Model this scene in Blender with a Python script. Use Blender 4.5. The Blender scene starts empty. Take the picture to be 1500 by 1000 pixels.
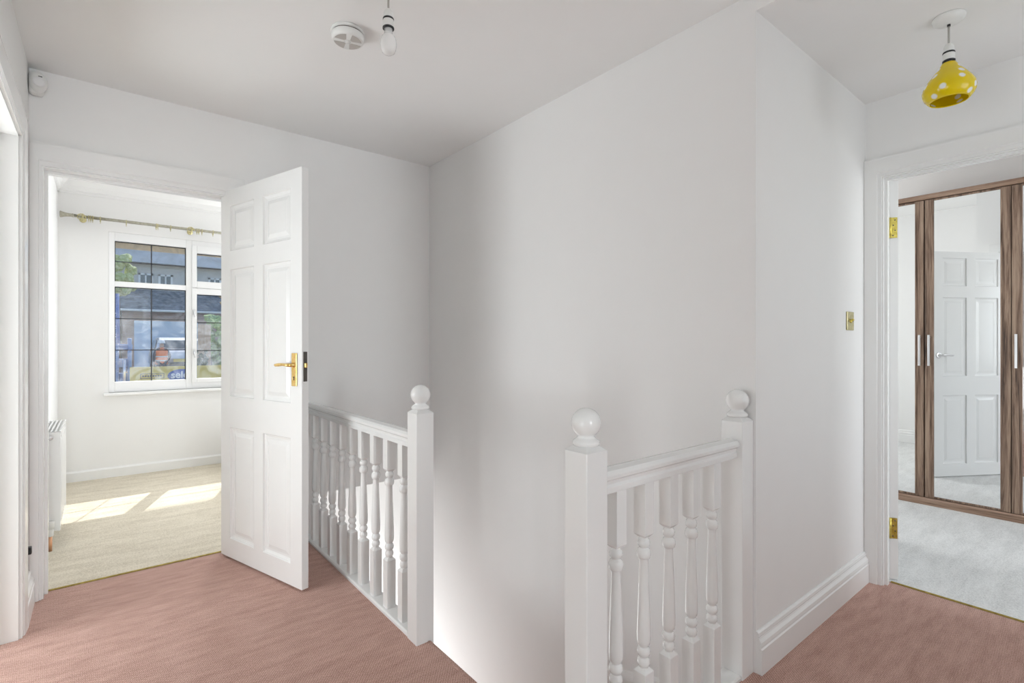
import bpy, bmesh, math, random
from mathutils import Vector, Matrix
random.seed(7)
S = bpy.context.scene
COL = S.collection
R = math.radians

# ------------------------------------------------------------------ materials
def mat(name, col, rough=0.5, metal=0.0, spec=None, **kw):
    m = bpy.data.materials.new(name); m.use_nodes = True
    p = m.node_tree.nodes['Principled BSDF']
    p.inputs['Base Color'].default_value = (*col, 1)
    p.inputs['Roughness'].default_value = rough
    p.inputs['Metallic'].default_value = metal
    if spec is not None: p.inputs['Specular IOR Level'].default_value = spec
    for k, v in kw.items(): p.inputs[k].default_value = v
    return m
def N(m, t, **kw):
    n = m.node_tree.nodes.new(t)
    for k, v in kw.items():
        if k in n.inputs: n.inputs[k].default_value = v
        else: setattr(n, k, v)
    return n
def L(m, a, b): m.node_tree.links.new(a, b)
def pr(m): return m.node_tree.nodes['Principled BSDF']
def ramp(m, fac, stops):
    r = N(m, 'ShaderNodeValToRGB'); e = r.color_ramp.elements
    while len(e) < len(stops): e.new(0.5)
    for el, (p, c) in zip(e, stops): el.position = p; el.color = (*c, 1)
    L(m, fac, r.inputs['Fac']); return r.outputs['Color']
def coords(m, scale=(1, 1, 1), rot=(0, 0, 0), kind='Object'):
    t = N(m, 'ShaderNodeTexCoord'); mp = N(m, 'ShaderNodeMapping')
    mp.inputs['Scale'].default_value = scale; mp.inputs['Rotation'].default_value = rot
    L(m, t.outputs[kind], mp.inputs['Vector']); return mp.outputs['Vector']
def bump(m, h, strength=0.2, dist=0.002):
    b = N(m, 'ShaderNodeBump', Strength=strength, Distance=dist)
    L(m, h, b.inputs['Height']); L(m, b.outputs['Normal'], pr(m).inputs['Normal'])
def painted(name, col, rough, var=0.02, bs=0.08, scale=9):
    m = mat(name, col, rough); v = coords(m)
    n = N(m, 'ShaderNodeTexNoise', Scale=scale, Detail=5.0, Roughness=0.6); L(m, v, n.inputs['Vector'])
    c0 = tuple(max(0, c - var) for c in col); c1 = tuple(min(1, c + var) for c in col)
    L(m, ramp(m, n.outputs['Fac'], [(0.3, c0), (0.7, c1)]), pr(m).inputs['Base Color'])
    n2 = N(m, 'ShaderNodeTexNoise', Scale=140.0, Detail=3.0); L(m, v, n2.inputs['Vector'])
    bump(m, n2.outputs['Fac'], bs, 0.001); return m
M = {}
M['wall'] = painted('wall_paint', (0.87, 0.865, 0.855), 0.7, 0.004, 0.03)
M['ceil'] = painted('ceiling_paint', (0.88, 0.875, 0.865), 0.8, 0.004, 0.03)
M['gloss'] = painted('white_gloss_paint', (0.87, 0.87, 0.86), 0.2, 0.006, 0.0, 5)
M['upvc'] = mat('white_frame', (0.88, 0.88, 0.88), 0.3)
M['plastic'] = mat('white_plastic', (0.82, 0.82, 0.80), 0.35)
M['greyplastic'] = mat('grey_plastic', (0.42, 0.40, 0.38), 0.5)
M['gap'] = mat('shadow_gap', (0.16, 0.14, 0.13), 0.7)
M['vent'] = mat('vent_grey', (0.50, 0.47, 0.44), 0.6)
M['cable'] = mat('cable_grey', (0.45, 0.43, 0.40), 0.5)
M['black'] = mat('black', (0.015, 0.015, 0.017), 0.4)
M['lead'] = mat('lead_came', (0.05, 0.05, 0.055), 0.5)
M['gasket'] = mat('gasket', (0.02, 0.02, 0.022), 0.6)
M['steel'] = mat('brushed_steel', (0.72, 0.72, 0.73), 0.28, 1.0)
M['darksteel'] = mat('dark_steel', (0.12, 0.11, 0.10), 0.35, 0.9)
M['copper'] = mat('copper', (0.75, 0.42, 0.26), 0.3, 1.0)
M['brown'] = mat('brown_wood_block', (0.36, 0.2, 0.11), 0.6)
M['mirror'] = mat('mirror_glass', (0.93, 0.94, 0.94), 0.0, 1.0)
M['white'] = mat('white', (0.85, 0.85, 0.85), 0.4)
M['bulbglass'] = mat('opal_glass', (0.88, 0.88, 0.87), 0.12)
def metal_var(name, c0, c1, rough):
    m = mat(name, c0, rough, 1.0); v = coords(m)
    n = N(m, 'ShaderNodeTexNoise', Scale=60.0, Detail=4.0); L(m, v, n.inputs['Vector'])
    L(m, ramp(m, n.outputs['Fac'], [(0.35, c0), (0.65, c1)]), pr(m).inputs['Base Color']); return m
M['brass'] = metal_var('brass', (0.80, 0.52, 0.16), (0.92, 0.66, 0.28), 0.25)
M['brassworn'] = metal_var('worn_brass', (0.62, 0.50, 0.10), (0.85, 0.72, 0.20), 0.35)
M['barbrass'] = metal_var('carpet_bar_brass', (0.30, 0.22, 0.06), (0.45, 0.34, 0.10), 0.4)
M['palebrass'] = metal_var('pale_brass', (0.50, 0.45, 0.24), (0.66, 0.60, 0.36), 0.35)
M['pole'] = metal_var('champagne_metal', (0.40, 0.38, 0.31), (0.50, 0.48, 0.40), 0.4)

def carpet(name, c_dark, c_mid, c_light, grain, weave, bs, big=1.5, amt=0.30):
    m = mat(name, c_mid, 0.95, spec=0.1); v = coords(m)
    fine = N(m, 'ShaderNodeTexNoise', Scale=grain, Detail=3.0, Roughness=0.7); L(m, v, fine.inputs['Vector'])
    h = fine.outputs['Fac']
    if weave:
        outs = []
        for ang in (0, 84):
            vv = coords(m, rot=(0, 0, R(ang)))
            w1 = N(m, 'ShaderNodeTexWave', Scale=weave, Distortion=1.6, Detail=1.0); w1.inputs['Detail Scale'].default_value = 2.0
            w1.bands_direction = 'DIAGONAL'; L(m, vv, w1.inputs['Vector']); outs.append(w1.outputs['Fac'])
        mul = N(m, 'ShaderNodeMath', operation='MULTIPLY'); L(m, outs[0], mul.inputs[0]); L(m, outs[1], mul.inputs[1])
        a = N(m, 'ShaderNodeMath', operation='MULTIPLY_ADD'); L(m, mul.outputs[0], a.inputs[0]); a.inputs[1].default_value = 0.30
        L(m, h, a.inputs[2]); h = a.outputs[0]
    v3 = coords(m, (1.0, 4.0, 1))
    lg = N(m, 'ShaderNodeTexNoise', Scale=big, Detail=6.0, Roughness=0.62); L(m, v3, lg.inputs['Vector'])
    b = N(m, 'ShaderNodeMath', operation='MULTIPLY_ADD'); L(m, lg.outputs['Fac'], b.inputs[0]); b.inputs[1].default_value = amt
    L(m, h, b.inputs[2])
    lo = 0.5 * amt + 0.32; hi = 0.5 * amt + (0.80 if weave else 0.68)
    L(m, ramp(m, b.outputs[0], [(lo, c_dark), ((lo + hi) / 2, c_mid), (min(1, hi), c_light)]), pr(m).inputs['Base Color'])
    bump(m, h, bs, 0.005)
    pr(m).inputs['Sheen Weight'].default_value = 0.1
    return m
M['carpet'] = carpet('pink_carpet', (0.32, 0.172, 0.130), (0.57, 0.348, 0.285), (0.77, 0.525, 0.455), 280, 54, 0.7, 7.0, 0.45)
M['carpet_bed'] = carpet('beige_carpet', (0.52, 0.455, 0.35), (0.68, 0.615, 0.495), (0.80, 0.735, 0.615), 170, 0, 0.4, 3.5, 0.5)
M['carpet_grey'] = carpet('pale_grey_carpet', (0.60, 0.605, 0.595), (0.76, 0.765, 0.755), (0.87, 0.875, 0.865), 170, 0, 0.4, 3.5, 0.5)

def wood(name, c0, c1, c2, axis='z', scale=28):
    m = mat(name, c1, 0.42)
    sc = {'z': (scale, scale, 1.1), 'y': (scale, 1.1, scale)}[axis]
    v = coords(m, sc)
    n = N(m, 'ShaderNodeTexNoise', Scale=1.6, Detail=6.0, Roughness=0.65, Distortion=0.6); L(m, v, n.inputs['Vector'])
    v2 = coords(m, tuple(s * 4 for s in sc))
    n2 = N(m, 'ShaderNodeTexNoise', Scale=2.0, Detail=3.0); L(m, v2, n2.inputs['Vector'])
    mx = N(m, 'ShaderNodeMath', operation='MULTIPLY_ADD'); L(m, n2.outputs['Fac'], mx.inputs[0]); mx.inputs[1].default_value = 0.25
    L(m, n.outputs['Fac'], mx.inputs[2])
    L(m, ramp(m, mx.outputs[0], [(0.46, c0), (0.60, c1), (0.76, c2)]), pr(m).inputs['Base Color'])
    bump(m, mx.outputs[0], 0.1, 0.001); return m
M['walnut'] = wood('walnut_grain', (0.05, 0.028, 0.018), (0.20, 0.125, 0.085), (0.38, 0.27, 0.195))
M['walnut_h'] = wood('walnut_grain_level', (0.12, 0.065, 0.042), (0.27, 0.17, 0.115), (0.38, 0.26, 0.19), 'y')

def glass_pane():
    m = bpy.data.materials.new('window_glass'); m.use_nodes = True; nt = m.node_tree; nt.nodes.clear()
    out = nt.nodes.new('ShaderNodeOutputMaterial'); tr = nt.nodes.new('ShaderNodeBsdfTransparent')
    gl = nt.nodes.new('ShaderNodeBsdfGlossy'); gl.inputs['Roughness'].default_value = 0.02
    di = nt.nodes.new('ShaderNodeBsdfTranslucent'); di.inputs['Color'].default_value = (0.8, 0.85, 0.9, 1)
    tr.inputs['Color'].default_value = (0.94, 0.96, 0.97, 1)
    a = nt.nodes.new('ShaderNodeMixShader'); a.inputs[0].default_value = 0.025
    b = nt.nodes.new('ShaderNodeMixShader')
    tc = nt.nodes.new('ShaderNodeTexCoord'); no = nt.nodes.new('ShaderNodeTexNoise')
    no.inputs['Scale'].default_value = 5; no.inputs['Detail'].default_value = 6; no.inputs['Distortion'].default_value = 2.5
    rp = nt.nodes.new('ShaderNodeValToRGB'); rp.color_ramp.elements[0].position = 0.4; rp.color_ramp.elements[0].color = (0.03,) * 3 + (1,)
    rp.color_ramp.elements[1].position = 0.75; rp.color_ramp.elements[1].color = (0.16,) * 3 + (1,)
    L(m, tc.outputs['Object'], no.inputs['Vector']); L(m, no.outputs['Fac'], rp.inputs['Fac']); L(m, rp.outputs['Color'], b.inputs[0])
    L(m, tr.outputs[0], a.inputs[1]); L(m, gl.outputs[0], a.inputs[2])
    L(m, a.outputs[0], b.inputs[1]); L(m, di.outputs[0], b.inputs[2]); L(m, b.outputs[0], out.inputs['Surface'])
    return m
M['glass'] = glass_pane()

def yellow_glass():
    m = mat('yellow_spotted_glass', (0.80, 0.60, 0.0), 0.12)
    v = coords(m); prev = None
    prof = ((-.190, .034), (-.216, .054), (-.243, .0715), (-.270, .076), (-.293, .066))
    for i, (z, r) in enumerate(prof):
        for k in range(3 if i == 0 else 4):
            a = 2 * math.pi * (k + .5 * (i % 2) + .17 * i + .12 * math.sin(7.0 * k + 3 * i)) / (3 if i == 0 else 4)
            d = N(m, 'ShaderNodeVectorMath', operation='DISTANCE'); L(m, v, d.inputs[0]); d.inputs[1].default_value = (r * math.cos(a), r * math.sin(a), z)
            if prev is None: prev = d.outputs['Value']
            else:
                q = N(m, 'ShaderNodeMath', operation='MINIMUM'); L(m, prev, q.inputs[0]); L(m, d.outputs['Value'], q.inputs[1]); prev = q.outputs[0]
    sc = N(m, 'ShaderNodeMath', operation='MULTIPLY'); L(m, prev, sc.inputs[0]); sc.inputs[1].default_value = 20
    L(m, ramp(m, sc.outputs[0], [(0.15, (0.86, 0.86, 0.84)), (0.23, (0.80, 0.60, 0.0))]), pr(m).inputs['Base Color'])
    pr(m).inputs['Subsurface Weight'].default_value = 0.25
    pr(m).inputs['Subsurface Radius'].default_value = (0.02, 0.016, 0.004)
    return m
M['yellow'] = yellow_glass()

# outdoor materials
def noisy(name, stops, scale, rough=0.8, vs=(1, 1, 1), bs=0.0):
    m = mat(name, stops[0][1], rough); v = coords(m, vs)
    n = N(m, 'ShaderNodeTexNoise', Scale=scale, Detail=5.0, Roughness=0.65); L(m, v, n.inputs['Vector'])
    L(m, ramp(m, n.outputs['Fac'], stops), pr(m).inputs['Base Color'])
    if bs: bump(m, n.outputs['Fac'], bs, 0.02)
    return m
def brickmat(name, c1, c2, mortar, scale=4.0, vert=True):
    m = mat(name, c1, 0.85); v = coords(m, rot=(R(90), 0, 0) if vert else (0, 0, 0))
    b = N(m, 'ShaderNodeTexBrick', Scale=scale); b.inputs['Color1'].default_value = (*c1, 1); b.inputs['Color2'].default_value = (*c2, 1)
    b.inputs['Mortar'].default_value = (*mortar, 1); b.inputs['Mortar Size'].default_value = 0.015
    L(m, v, b.inputs['Vector']); L(m, b.outputs['Color'], pr(m).inputs['Base Color']); return m
M['brick'] = brickmat('red_brick', (0.30, 0.17, 0.14), (0.40, 0.25, 0.21), (0.5, 0.46, 0.42))
M['rooftile'] = noisy('dark_roof_tile', [(0.35, (0.05, 0.075, 0.10)), (0.65, (0.20, 0.24, 0.28))], 5.0)
M['greyroof'] = noisy('grey_roof_tile', [(0.3, (0.46, 0.47, 0.47)), (0.7, (0.60, 0.60, 0.60))], 1.2)
M['render'] = mat('pale_render', (0.62, 0.60, 0.58), 0.8)
M['garage'] = mat('blue_grey_door', (0.52, 0.66, 0.84), 0.5)
M['asphalt'] = noisy('asphalt', [(0.3, (0.10, 0.10, 0.11)), (0.7, (0.2, 0.2, 0.21))], 6)
M['soffit'] = mat('tan_soffit', (0.78, 0.62, 0.40), 0.6)
M['yellowboard'] = mat('yellow_board', (0.80, 0.58, 0.10), 0.45)
M['blue'] = mat('crane_blue', (0.05, 0.17, 0.45), 0.4)
M['logoblue'] = mat('logo_blue', (0.05, 0.13, 0.42), 0.4)
M['tyre'] = mat('tyre', (0.03, 0.03, 0.03), 0.8)
M['silver'] = mat('silver_paint', (0.62, 0.65, 0.68), 0.25, 0.4)
M['carglass'] = mat('car_glass', (0.10, 0.13, 0.15), 0.08)
M['redlamp'] = mat('red_lamp', (0.45, 0.03, 0.02), 0.3)
M['plate'] = mat('plate_yellow', (0.75, 0.62, 0.12), 0.5)
M['orange'] = mat('hi_vis_orange', (0.95, 0.20, 0.04), 0.7)
M['reflect'] = mat('reflective_tape', (0.75, 0.75, 0.72), 0.4)
M['skin'] = mat('skin', (0.52, 0.33, 0.25), 0.6)
M['navy'] = mat('navy_cloth', (0.035, 0.045, 0.075), 0.85)
M['leaf_y'] = noisy('yellow_green_leaves', [(0.35, (0.42, 0.48, 0.18)), (0.65, (0.80, 0.80, 0.45))], 8)
M['leaf_g'] = noisy('green_leaves', [(0.35, (0.16, 0.26, 0.08)), (0.65, (0.55, 0.68, 0.25))], 8)
M['leaf_d'] = noisy('dark_leaves', [(0.35, (0.03, 0.05, 0.03)), (0.65, (0.12, 0.16, 0.10))], 8)
M['leaf_o'] = noisy('orange_leaves', [(0.35, (0.35, 0.2, 0.08)), (0.65, (0.6, 0.42, 0.2))], 8)
M['bark'] = mat('bark', (0.12, 0.09, 0.06), 0.9)
M['fence'] = noisy('fence_wood', [(0.35, (0.50, 0.33, 0.22)), (0.65, (0.68, 0.50, 0.36))], 3, 0.8, (9, 9, 0.6))
M['rubblebag'] = noisy('pale_bag', [(0.35, (0.55, 0.53, 0.5)), (0.65, (0.8, 0.78, 0.75))], 5)

# ------------------------------------------------------------------ mesh helpers
def B(): return bmesh.new()
def obj(name, bm, m, parent=None, bevel=0.0, seg=2, smooth=False, xf=None):
    if xf is not None: bmesh.ops.transform(bm, matrix=xf, verts=bm.verts)
    bmesh.ops.recalc_face_normals(bm, faces=bm.faces)
    me = bpy.data.meshes.new(name); bm.to_mesh(me); bm.free()
    for x in (m if isinstance(m, list) else [m]): me.materials.append(x)
    o = bpy.data.objects.new(name, me); COL.objects.link(o)
    if smooth:
        for p in me.polygons: p.use_smooth = True
    if parent is not None: o.parent = parent
    if bevel:
        b = o.modifiers.new('b', 'BEVEL'); b.width = bevel; b.segments = seg; b.limit_method = 'ANGLE'; b.angle_limit = R(40)
        b.harden_normals = False
    return o
def box(bm, x0, x1, y0, y1, z0, z1, mi=0):
    vs = [bm.verts.new((x, y, z)) for x in (x0, x1) for y in (y0, y1) for z in (z0, z1)]
    fs = [(0, 1, 3, 2), (4, 6, 7, 5), (0, 4, 5, 1), (2, 3, 7, 6), (0, 2, 6, 4), (1, 5, 7, 3)]
    for f in fs: bm.faces.new([vs[i] for i in f]).material_index = mi
    return vs
def lathe(bm, prof, c=(0, 0, 0), seg=24, smooth=True, xf=None):
    rings = []
    for r, z in prof:
        if r < 1e-6: rings.append([bm.verts.new((c[0], c[1], c[2] + z))])
        else: rings.append([bm.verts.new((c[0] + r * math.cos(2 * math.pi * k / seg), c[1] + r * math.sin(2 * math.pi * k / seg), c[2] + z)) for k in range(seg)])
    fs = []
    for a, b in zip(rings, rings[1:]):
        for k in range(seg):
            l = (k + 1) % seg
            if len(a) == 1 and len(b) == 1: break
            if len(a) == 1: f = [a[0], b[k], b[l]]
            elif len(b) == 1: f = [a[k], a[l], b[0]]
            else: f = [a[k], a[l], b[l], b[k]]
            fs.append(bm.faces.new(f))
    for rg, flip in ((rings[0], 1), (rings[-1], 0)):
        if len(rg) > 1: fs.append(bm.faces.new(rg))
    for f in fs: f.smooth = smooth and len(f.verts) < 5
    if xf is not None:
        vs = [v for r in rings for v in r]; bmesh.ops.transform(bm, matrix=xf, verts=vs)
def tube(bm, pts, r, seg=10):
    pts = [Vector(p) for p in pts]; rr = r if isinstance(r, (list, tuple)) else [r] * len(pts); rings = []
    for i, p in enumerate(pts):
        t = (pts[min(i + 1, len(pts) - 1)] - pts[max(i - 1, 0)]).normalized()
        u = t.cross(Vector((0, 0, 1)));
        if u.length < 1e-3: u = t.cross(Vector((1, 0, 0)))
        u.normalize(); w = t.cross(u)
        rings.append([bm.verts.new(p + rr[i] * (math.cos(2 * math.pi * k / seg) * u + math.sin(2 * math.pi * k / seg) * w)) for k in range(seg)])
    for a, b in zip(rings, rings[1:]):
        for k in range(seg):
            f = bm.faces.new([a[k], a[(k + 1) % seg], b[(k + 1) % seg], b[k]]); f.smooth = True
    bm.faces.new(rings[0]); bm.faces.new(rings[-1])
def sweep(bm, prof, a, b, u, w):
    """extrude a closed 2-D profile [(p,q)] from point a to b; p along u, q along w"""
    a, b, u, w = map(Vector, (a, b, u, w))
    A = [bm.verts.new(a + p * u + q * w) for p, q in prof]; Bv = [bm.verts.new(b + p * u + q * w) for p, q in prof]
    n = len(prof)
    for i in range(n): bm.faces.new([A[i], A[(i + 1) % n], Bv[(i + 1) % n], Bv[i]])
    bm.faces.new(A); bm.faces.new(Bv)
def prism(bm, pts, axis_vec):
    A = [bm.verts.new(p) for p in pts]; v = Vector(axis_vec); Bv = [bm.verts.new(Vector(p) + v) for p in pts]; n = len(pts)
    for i in range(n): bm.faces.new([A[i], A[(i + 1) % n], Bv[(i + 1) % n], Bv[i]])
    bm.faces.new(A); bm.faces.new(Bv)
def casing(bm, P, h, prof, wl, wr, wt):
    """mitred door casing. P(s,z,t)->point; opening s in P.s0..s1, top h; prof [(fraction, thickness)]; widths wl, wr, wt"""
    s0, s1, f = P
    loops = []
    for fr, t in prof:
        loops.append([bm.verts.new(f(s0 - fr * wl, 0, t)), bm.verts.new(f(s0 - fr * wl, h + fr * wt, t)),
                      bm.verts.new(f(s1 + fr * wr, h + fr * wt, t)), bm.verts.new(f(s1 + fr * wr, 0, t))])
    n = len(loops)
    for i in range(n):
        a, b = loops[i], loops[(i + 1) % n]
        for k in range(3): bm.faces.new([a[k], a[k + 1], b[k + 1], b[k]])
    for k in (0, 3): bm.faces.new([l[k] for l in loops])
def blob(bm, c, r, sub=2, jit=0.12, sc=(1, 1, 1)):
    ret = bmesh.ops.create_icosphere(bm, subdivisions=sub, radius=1.0)
    for v in ret['verts']:
        k = 1 + random.uniform(-jit, jit); v.co = Vector((c[0] + v.co.x * r * sc[0] * k, c[1] + v.co.y * r * sc[1] * k, c[2] + v.co.z * r * sc[2] * k))

def tag(o, label=None, cat=None, group=None, kind=None):
    if label: o['label'] = label
    if cat: o['category'] = cat
    if group: o['group'] = group
    if kind: o['kind'] = kind
    return o
def empty(name, loc, label, cat, group=None, kind=None):
    o = bpy.data.objects.new(name, None); COL.objects.link(o); o.location = loc; o.empty_display_size = 0.05
    return tag(o, label, cat, group, kind)
def struct(name, bm, m, label, cat, **kw):
    return tag(obj(name, bm, m, **kw), label, cat, kind='structure')
def copy_tree(o, parent=None):
    c = o.copy(); COL.objects.link(c)
    if parent is not None: c.parent = parent
    for ch in list(o.children): copy_tree(ch, c)
    return c

# ------------------------------------------------------------------ key numbers
CH = 1.165                      # camera height
XL, XW, XR = -0.25, 1.80, 2.93  # landing side wall, stairwell wall, second-door wall
YF, YS = 3.15, 0.857            # far wall, stub wall
ZL, ZR = 2.405, 2.34            # the two ceiling levels
YB = -6.0  # end of the unseen passage, set far back to even out the landing light
D1 = (-0.208, 0.555, 1.972)     # first doorway x0,x1,top
D2 = (0.03, 0.788, 1.965)       # second doorway y0,y1,top
YW = 5.635                      # bedroom window wall

# ------------------------------------------------------------------ floors
b = B(); box(b, -0.5, 1.0, YB, 3.235, -0.2, 0); box(b, 1.0, 3.0, YB, 0.945, -0.2, 0)
struct('floor', b, M['carpet'], 'dusty pink woven carpet covering the landing around the stairwell', 'floor')
b = B(); box(b, -0.4, 1.0, 3.235, 5.7, -0.2, 0.002)
struct('floor_bedroom', b, M['carpet_bed'], 'beige carpet with sunlit patches in the bedroom with the street window', 'floor')
b = B(); box(b, 3.0, 5.4, -2.3, 3.2, -0.2, 0.002); box(b, 1.9, 3.0, 0.957, 3.2, -0.2, 0.002)
struct('floor_wardrobe_room', b, M['carpet_grey'], 'pale grey carpet in front of the mirrored wardrobe', 'floor')
b = B(); box(b, -1.7, -0.5, -0.4, 3.3, -0.2, 0)
struct('floor_side_room', b, M['carpet_bed'], 'carpet of the side room off the landing', 'floor')
# landing edge nosing
b = B(); tube(b, [(0.998, 0.95, -0.008), (0.998, 1.75, -0.008)], 0.012, 12)
struct('trim_11', b, M['carpet'], 'rounded pink carpet edge at the head of the stairs between two newels', 'stair edge')

# ------------------------------------------------------------------ ceilings
b = B(); box(b, -0.5, XW + .05, YB, 3.27, ZL, ZL + 0.2)
struct('ceiling', b, M['ceil'], 'white ceiling over the landing and stairwell', 'ceiling')
b = B(); box(b, XW, XR + .01, YB, YS, ZR, ZL + 0.2)
struct('ceiling_hall', b, M['ceil'], 'lower white ceiling with the yellow pendant', 'ceiling')
b = B(); box(b, -0.5, 2.2, 3.27, 5.9, 2.56, 2.75)
struct('ceiling_bedroom', b, M['ceil'], 'white ceiling of the bedroom with the street window', 'ceiling')
b = B(); box(b, 1.85, 5.5, -2.4, YS + .05, 2.66, 2.8); box(b, 1.85, 5.5, YS + .05, 3.3, 2.66, 2.8)
struct('ceiling_wardrobe_room', b, M['ceil'], 'white ceiling above the walnut wardrobe', 'ceiling')
b = B(); box(b, -1.8, -0.4, -0.5, 3.4, 2.41, 2.6)
struct('ceiling_side_room', b, M['ceil'], 'ceiling of the side room off the landing', 'ceiling')

# ------------------------------------------------------------------ walls
b = B()
box(b, -0.5, D1[0], YF, 3.27, -0.2, 2.75); box(b, D1[0], D1[1], YF, 3.27, D1[2], 2.75); box(b, D1[1], 1.03, YF, 3.27, -0.3, 2.75)
box(b, 1.03, XW + 0.1, YF, 3.27, 0.25, 2.75)
struct('wall_far', b, M['wall'], 'white far wall with the open six-panel door', 'wall')
b = B()   # left wall with doorway y 2.0..2.78
box(b, -0.37, XL, YB, 0.1, -0.2, ZL + .1); box(b, -0.37, XL, 0.1, 0.95, 1.985, ZL + .1); box(b, -0.37, XL, 0.95, 2.0, -0.2, ZL + .1); box(b, -0.37, XL, 2.0, 2.78, 1.985, ZL + .1); box(b, -0.37, XL, 2.78, YF, -0.2, ZL + .1)
struct('wall_left', b, M['wall'], 'narrow strip of white side wall with the motion detector corner', 'wall')
b = B(); box(b, XW, XW + 0.1, YS + .1, 4.8, -2.75, 2.7); box(b, XW, XW + .1, 0.0, YS + .1, -2.75, -0.2)
struct('wall_stair', b, M['wall'], 'large plain white wall of the stairwell', 'wall')
b = B(); box(b, XW, 3.01, YS, YS + 0.1, -0.1, 2.7)
struct('wall_stub', b, M['wall'], 'white wall with the brass light switch', 'wall')
b = B()
box(b, XR, 3.01, D2[1], YS, -0.1, 2.7); box(b, XR, 3.01, D2[0], D2[1], D2[2], 2.7); box(b, XR, 3.01, YB, D2[0], -0.1, 2.7)
struct('wall_right', b, M['wall'], 'white wall above and around the doorway to the wardrobe room', 'wall')
b = B()
box(b, -0.37, -0.22, YB - .1, YB, -0.2, 2.5); box(b, -0.22, 0.32, YB - .1, YB, -.2, 0.75); box(b, -0.22, 0.32, YB - .1, YB, 2.2, 2.5); box(b, .32, 1.0, YB - .1, YB, -.2, 2.5)  # opening added for the landing fill lamp
box(b, 0.9, 1.0, YB, -1.2, -.2, 2.5); box(b, 1.0, 1.6, -1.3, -1.2, -.2, 2.5); box(b, 1.6, 2.7, -1.3, -1.2, -.2, .95); box(b, 1.6, 2.7, -1.3, -1.2, 2.0, 2.5); box(b, 2.7, XR, -1.3, -1.2, -.2, 2.5)  # unseen walls placed to shade the hall; opening added for its fill lamp
box(b, 1.5, 1.58, -1.2, 0.0, -.2, 2.5)  # return added to shade the newels from the hall fill lamp
struct('wall_back', b, M['wall'], 'unseen landing walls with openings and returns added for the light', 'wall')
# bedroom with the window
WX0, WX1, WZ0, WZ1 = 0.055, 1.85, 0.735, 2.135
b = B()
box(b, -0.5, WX0, YW, 5.9, -2.75, 2.75); box(b, WX0, WX1, YW, 5.9, -2.75, WZ0); box(b, WX0, WX1, YW, 5.9, WZ1, 2.75); box(b, WX1, 2.2, YW, 5.9, -2.75, 2.75)
struct('wall_window', b, M['wall'], 'white bedroom wall around the leaded window', 'wall')
b = B(); box(b, -0.5, -0.275, 3.27, YW, -0.2, 2.6)
struct('wall_radiator', b, M['wall'], 'bright white bedroom wall behind the radiator', 'wall')
b = B(); box(b, 2.0, 2.2, 3.27, YW, -0.2, 2.6)
struct('wall_bedroom_side', b, M['wall'], 'bedroom side wall', 'wall')
b = B(); box(b, 1.0, 2.0, 3.27, YW, 0.25, 0.32); box(b, 0.98, 1.03, 3.27, YW, -2.75, 0.32)
struct('trim_12', b, M['wall'], 'boxed ledge over the stairs in the bedroom', 'ledge')
# wardrobe room
b = B(); box(b, 5.28, 5.4, -2.3, 3.2, -.1, 2.7)
struct('wall_wardrobe', b, M['wall'], 'white wall behind the walnut wardrobe', 'wall')
b = B(); box(b, 1.9, 3.2, 3.1, 3.2, -.1, 2.7); box(b, 4.4, 5.4, 3.1, 3.2, -.1, 2.7); box(b, 3.2, 4.4, 3.1, 3.2, -.1, .9); box(b, 3.2, 4.4, 3.1, 3.2, 2.1, 2.7)  # opening added to let a fill lamp brighten the mirrored wall
struct('wall_wardrobe_side', b, M['wall'], 'white side wall of the wardrobe room', 'wall')
b = B(); box(b, 3.0, 3.3, -2.4, -2.3, -.1, 2.7); box(b, 3.3, 4.5, -2.4, -2.3, -.1, 0.8); box(b, 3.3, 4.5, -2.4, -2.3, 2.1, 2.7); box(b, 4.5, 5.4, -2.4, -2.3, -.1, 2.7)
struct('wall_wardrobe_window', b, M['wall'], 'wall of the wardrobe room with a window opening', 'wall')
# side room
b = B(); box(b, -1.8, -1.7, -0.5, 3.4, -.2, 2.5); box(b, -1.8, -.37, -.5, -.4, -.2, 2.5); box(b, -1.8, -.37, 3.27, 3.4, -.2, 2.5)
struct('wall_side_room', b, M['wall'], 'walls of the side room off the landing', 'wall')
b = B(); box(b, -1.75, -.37, 1.3, 1.4, -.2, 2.5)  # added light blocker, out of view, shading the doorway jamb
struct('wall_light_block', b, M['wall'], 'unseen wall added to keep lamp light off the side doorway jamb', 'wall')
# lower hall
b = B(); box(b, 1.0, XW, 4.6, 4.7, -2.75, 0.25); box(b, 0.95, 1.0, 1.83, 4.7, -2.75, -0.2); box(b, 1.0, XW, 0.85, 0.945, -2.75, -0.2)
struct('wall_lower_hall', b, M['wall'], 'white wall at the foot of the stairs seen through the balusters', 'wall')
b = B(); box(b, 1.0, XW, 0.9, 4.7, -2.85, -2.75)
struct('floor_lower_hall', b, M['carpet'], 'hall floor below the stairs', 'floor')

# ------------------------------------------------------------------ stairs
b = B()
P0 = (1.0, 1.75)
def wedge(pts, z): prism(b, [(x, y, z - 0.2) for x, y in pts], (0, 0, 0.2))
wedge([P0, (1.0, 0.945), (1.46, 0.945)], -0.2)
wedge([P0, (1.46, 0.945), (1.80, 0.945), (1.80, 1.29)], -0.4)
wedge([P0, (1.80, 1.29), (1.80, 1.75)], -0.6)
for k in range(10):
    y = 1.75 + 0.222 * k
    box(b, 1.0, 1.80, y, y + 0.25, -0.8 - 0.2 * k - 0.2, -0.8 - 0.2 * k)
struct('stairs', b, M['carpet'], 'pink carpeted stairs turning down from the landing into the stairwell', 'stairs')
b = B()
sweep(b, [(0, 0), (0.022, 0), (0.022, 0.22), (0.012, 0.24), (0, 0.25)], (XW, 0.95, -0.37), (XW, 1.75, -0.63), (-1, 0, 0), (0, 0, 1))
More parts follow.
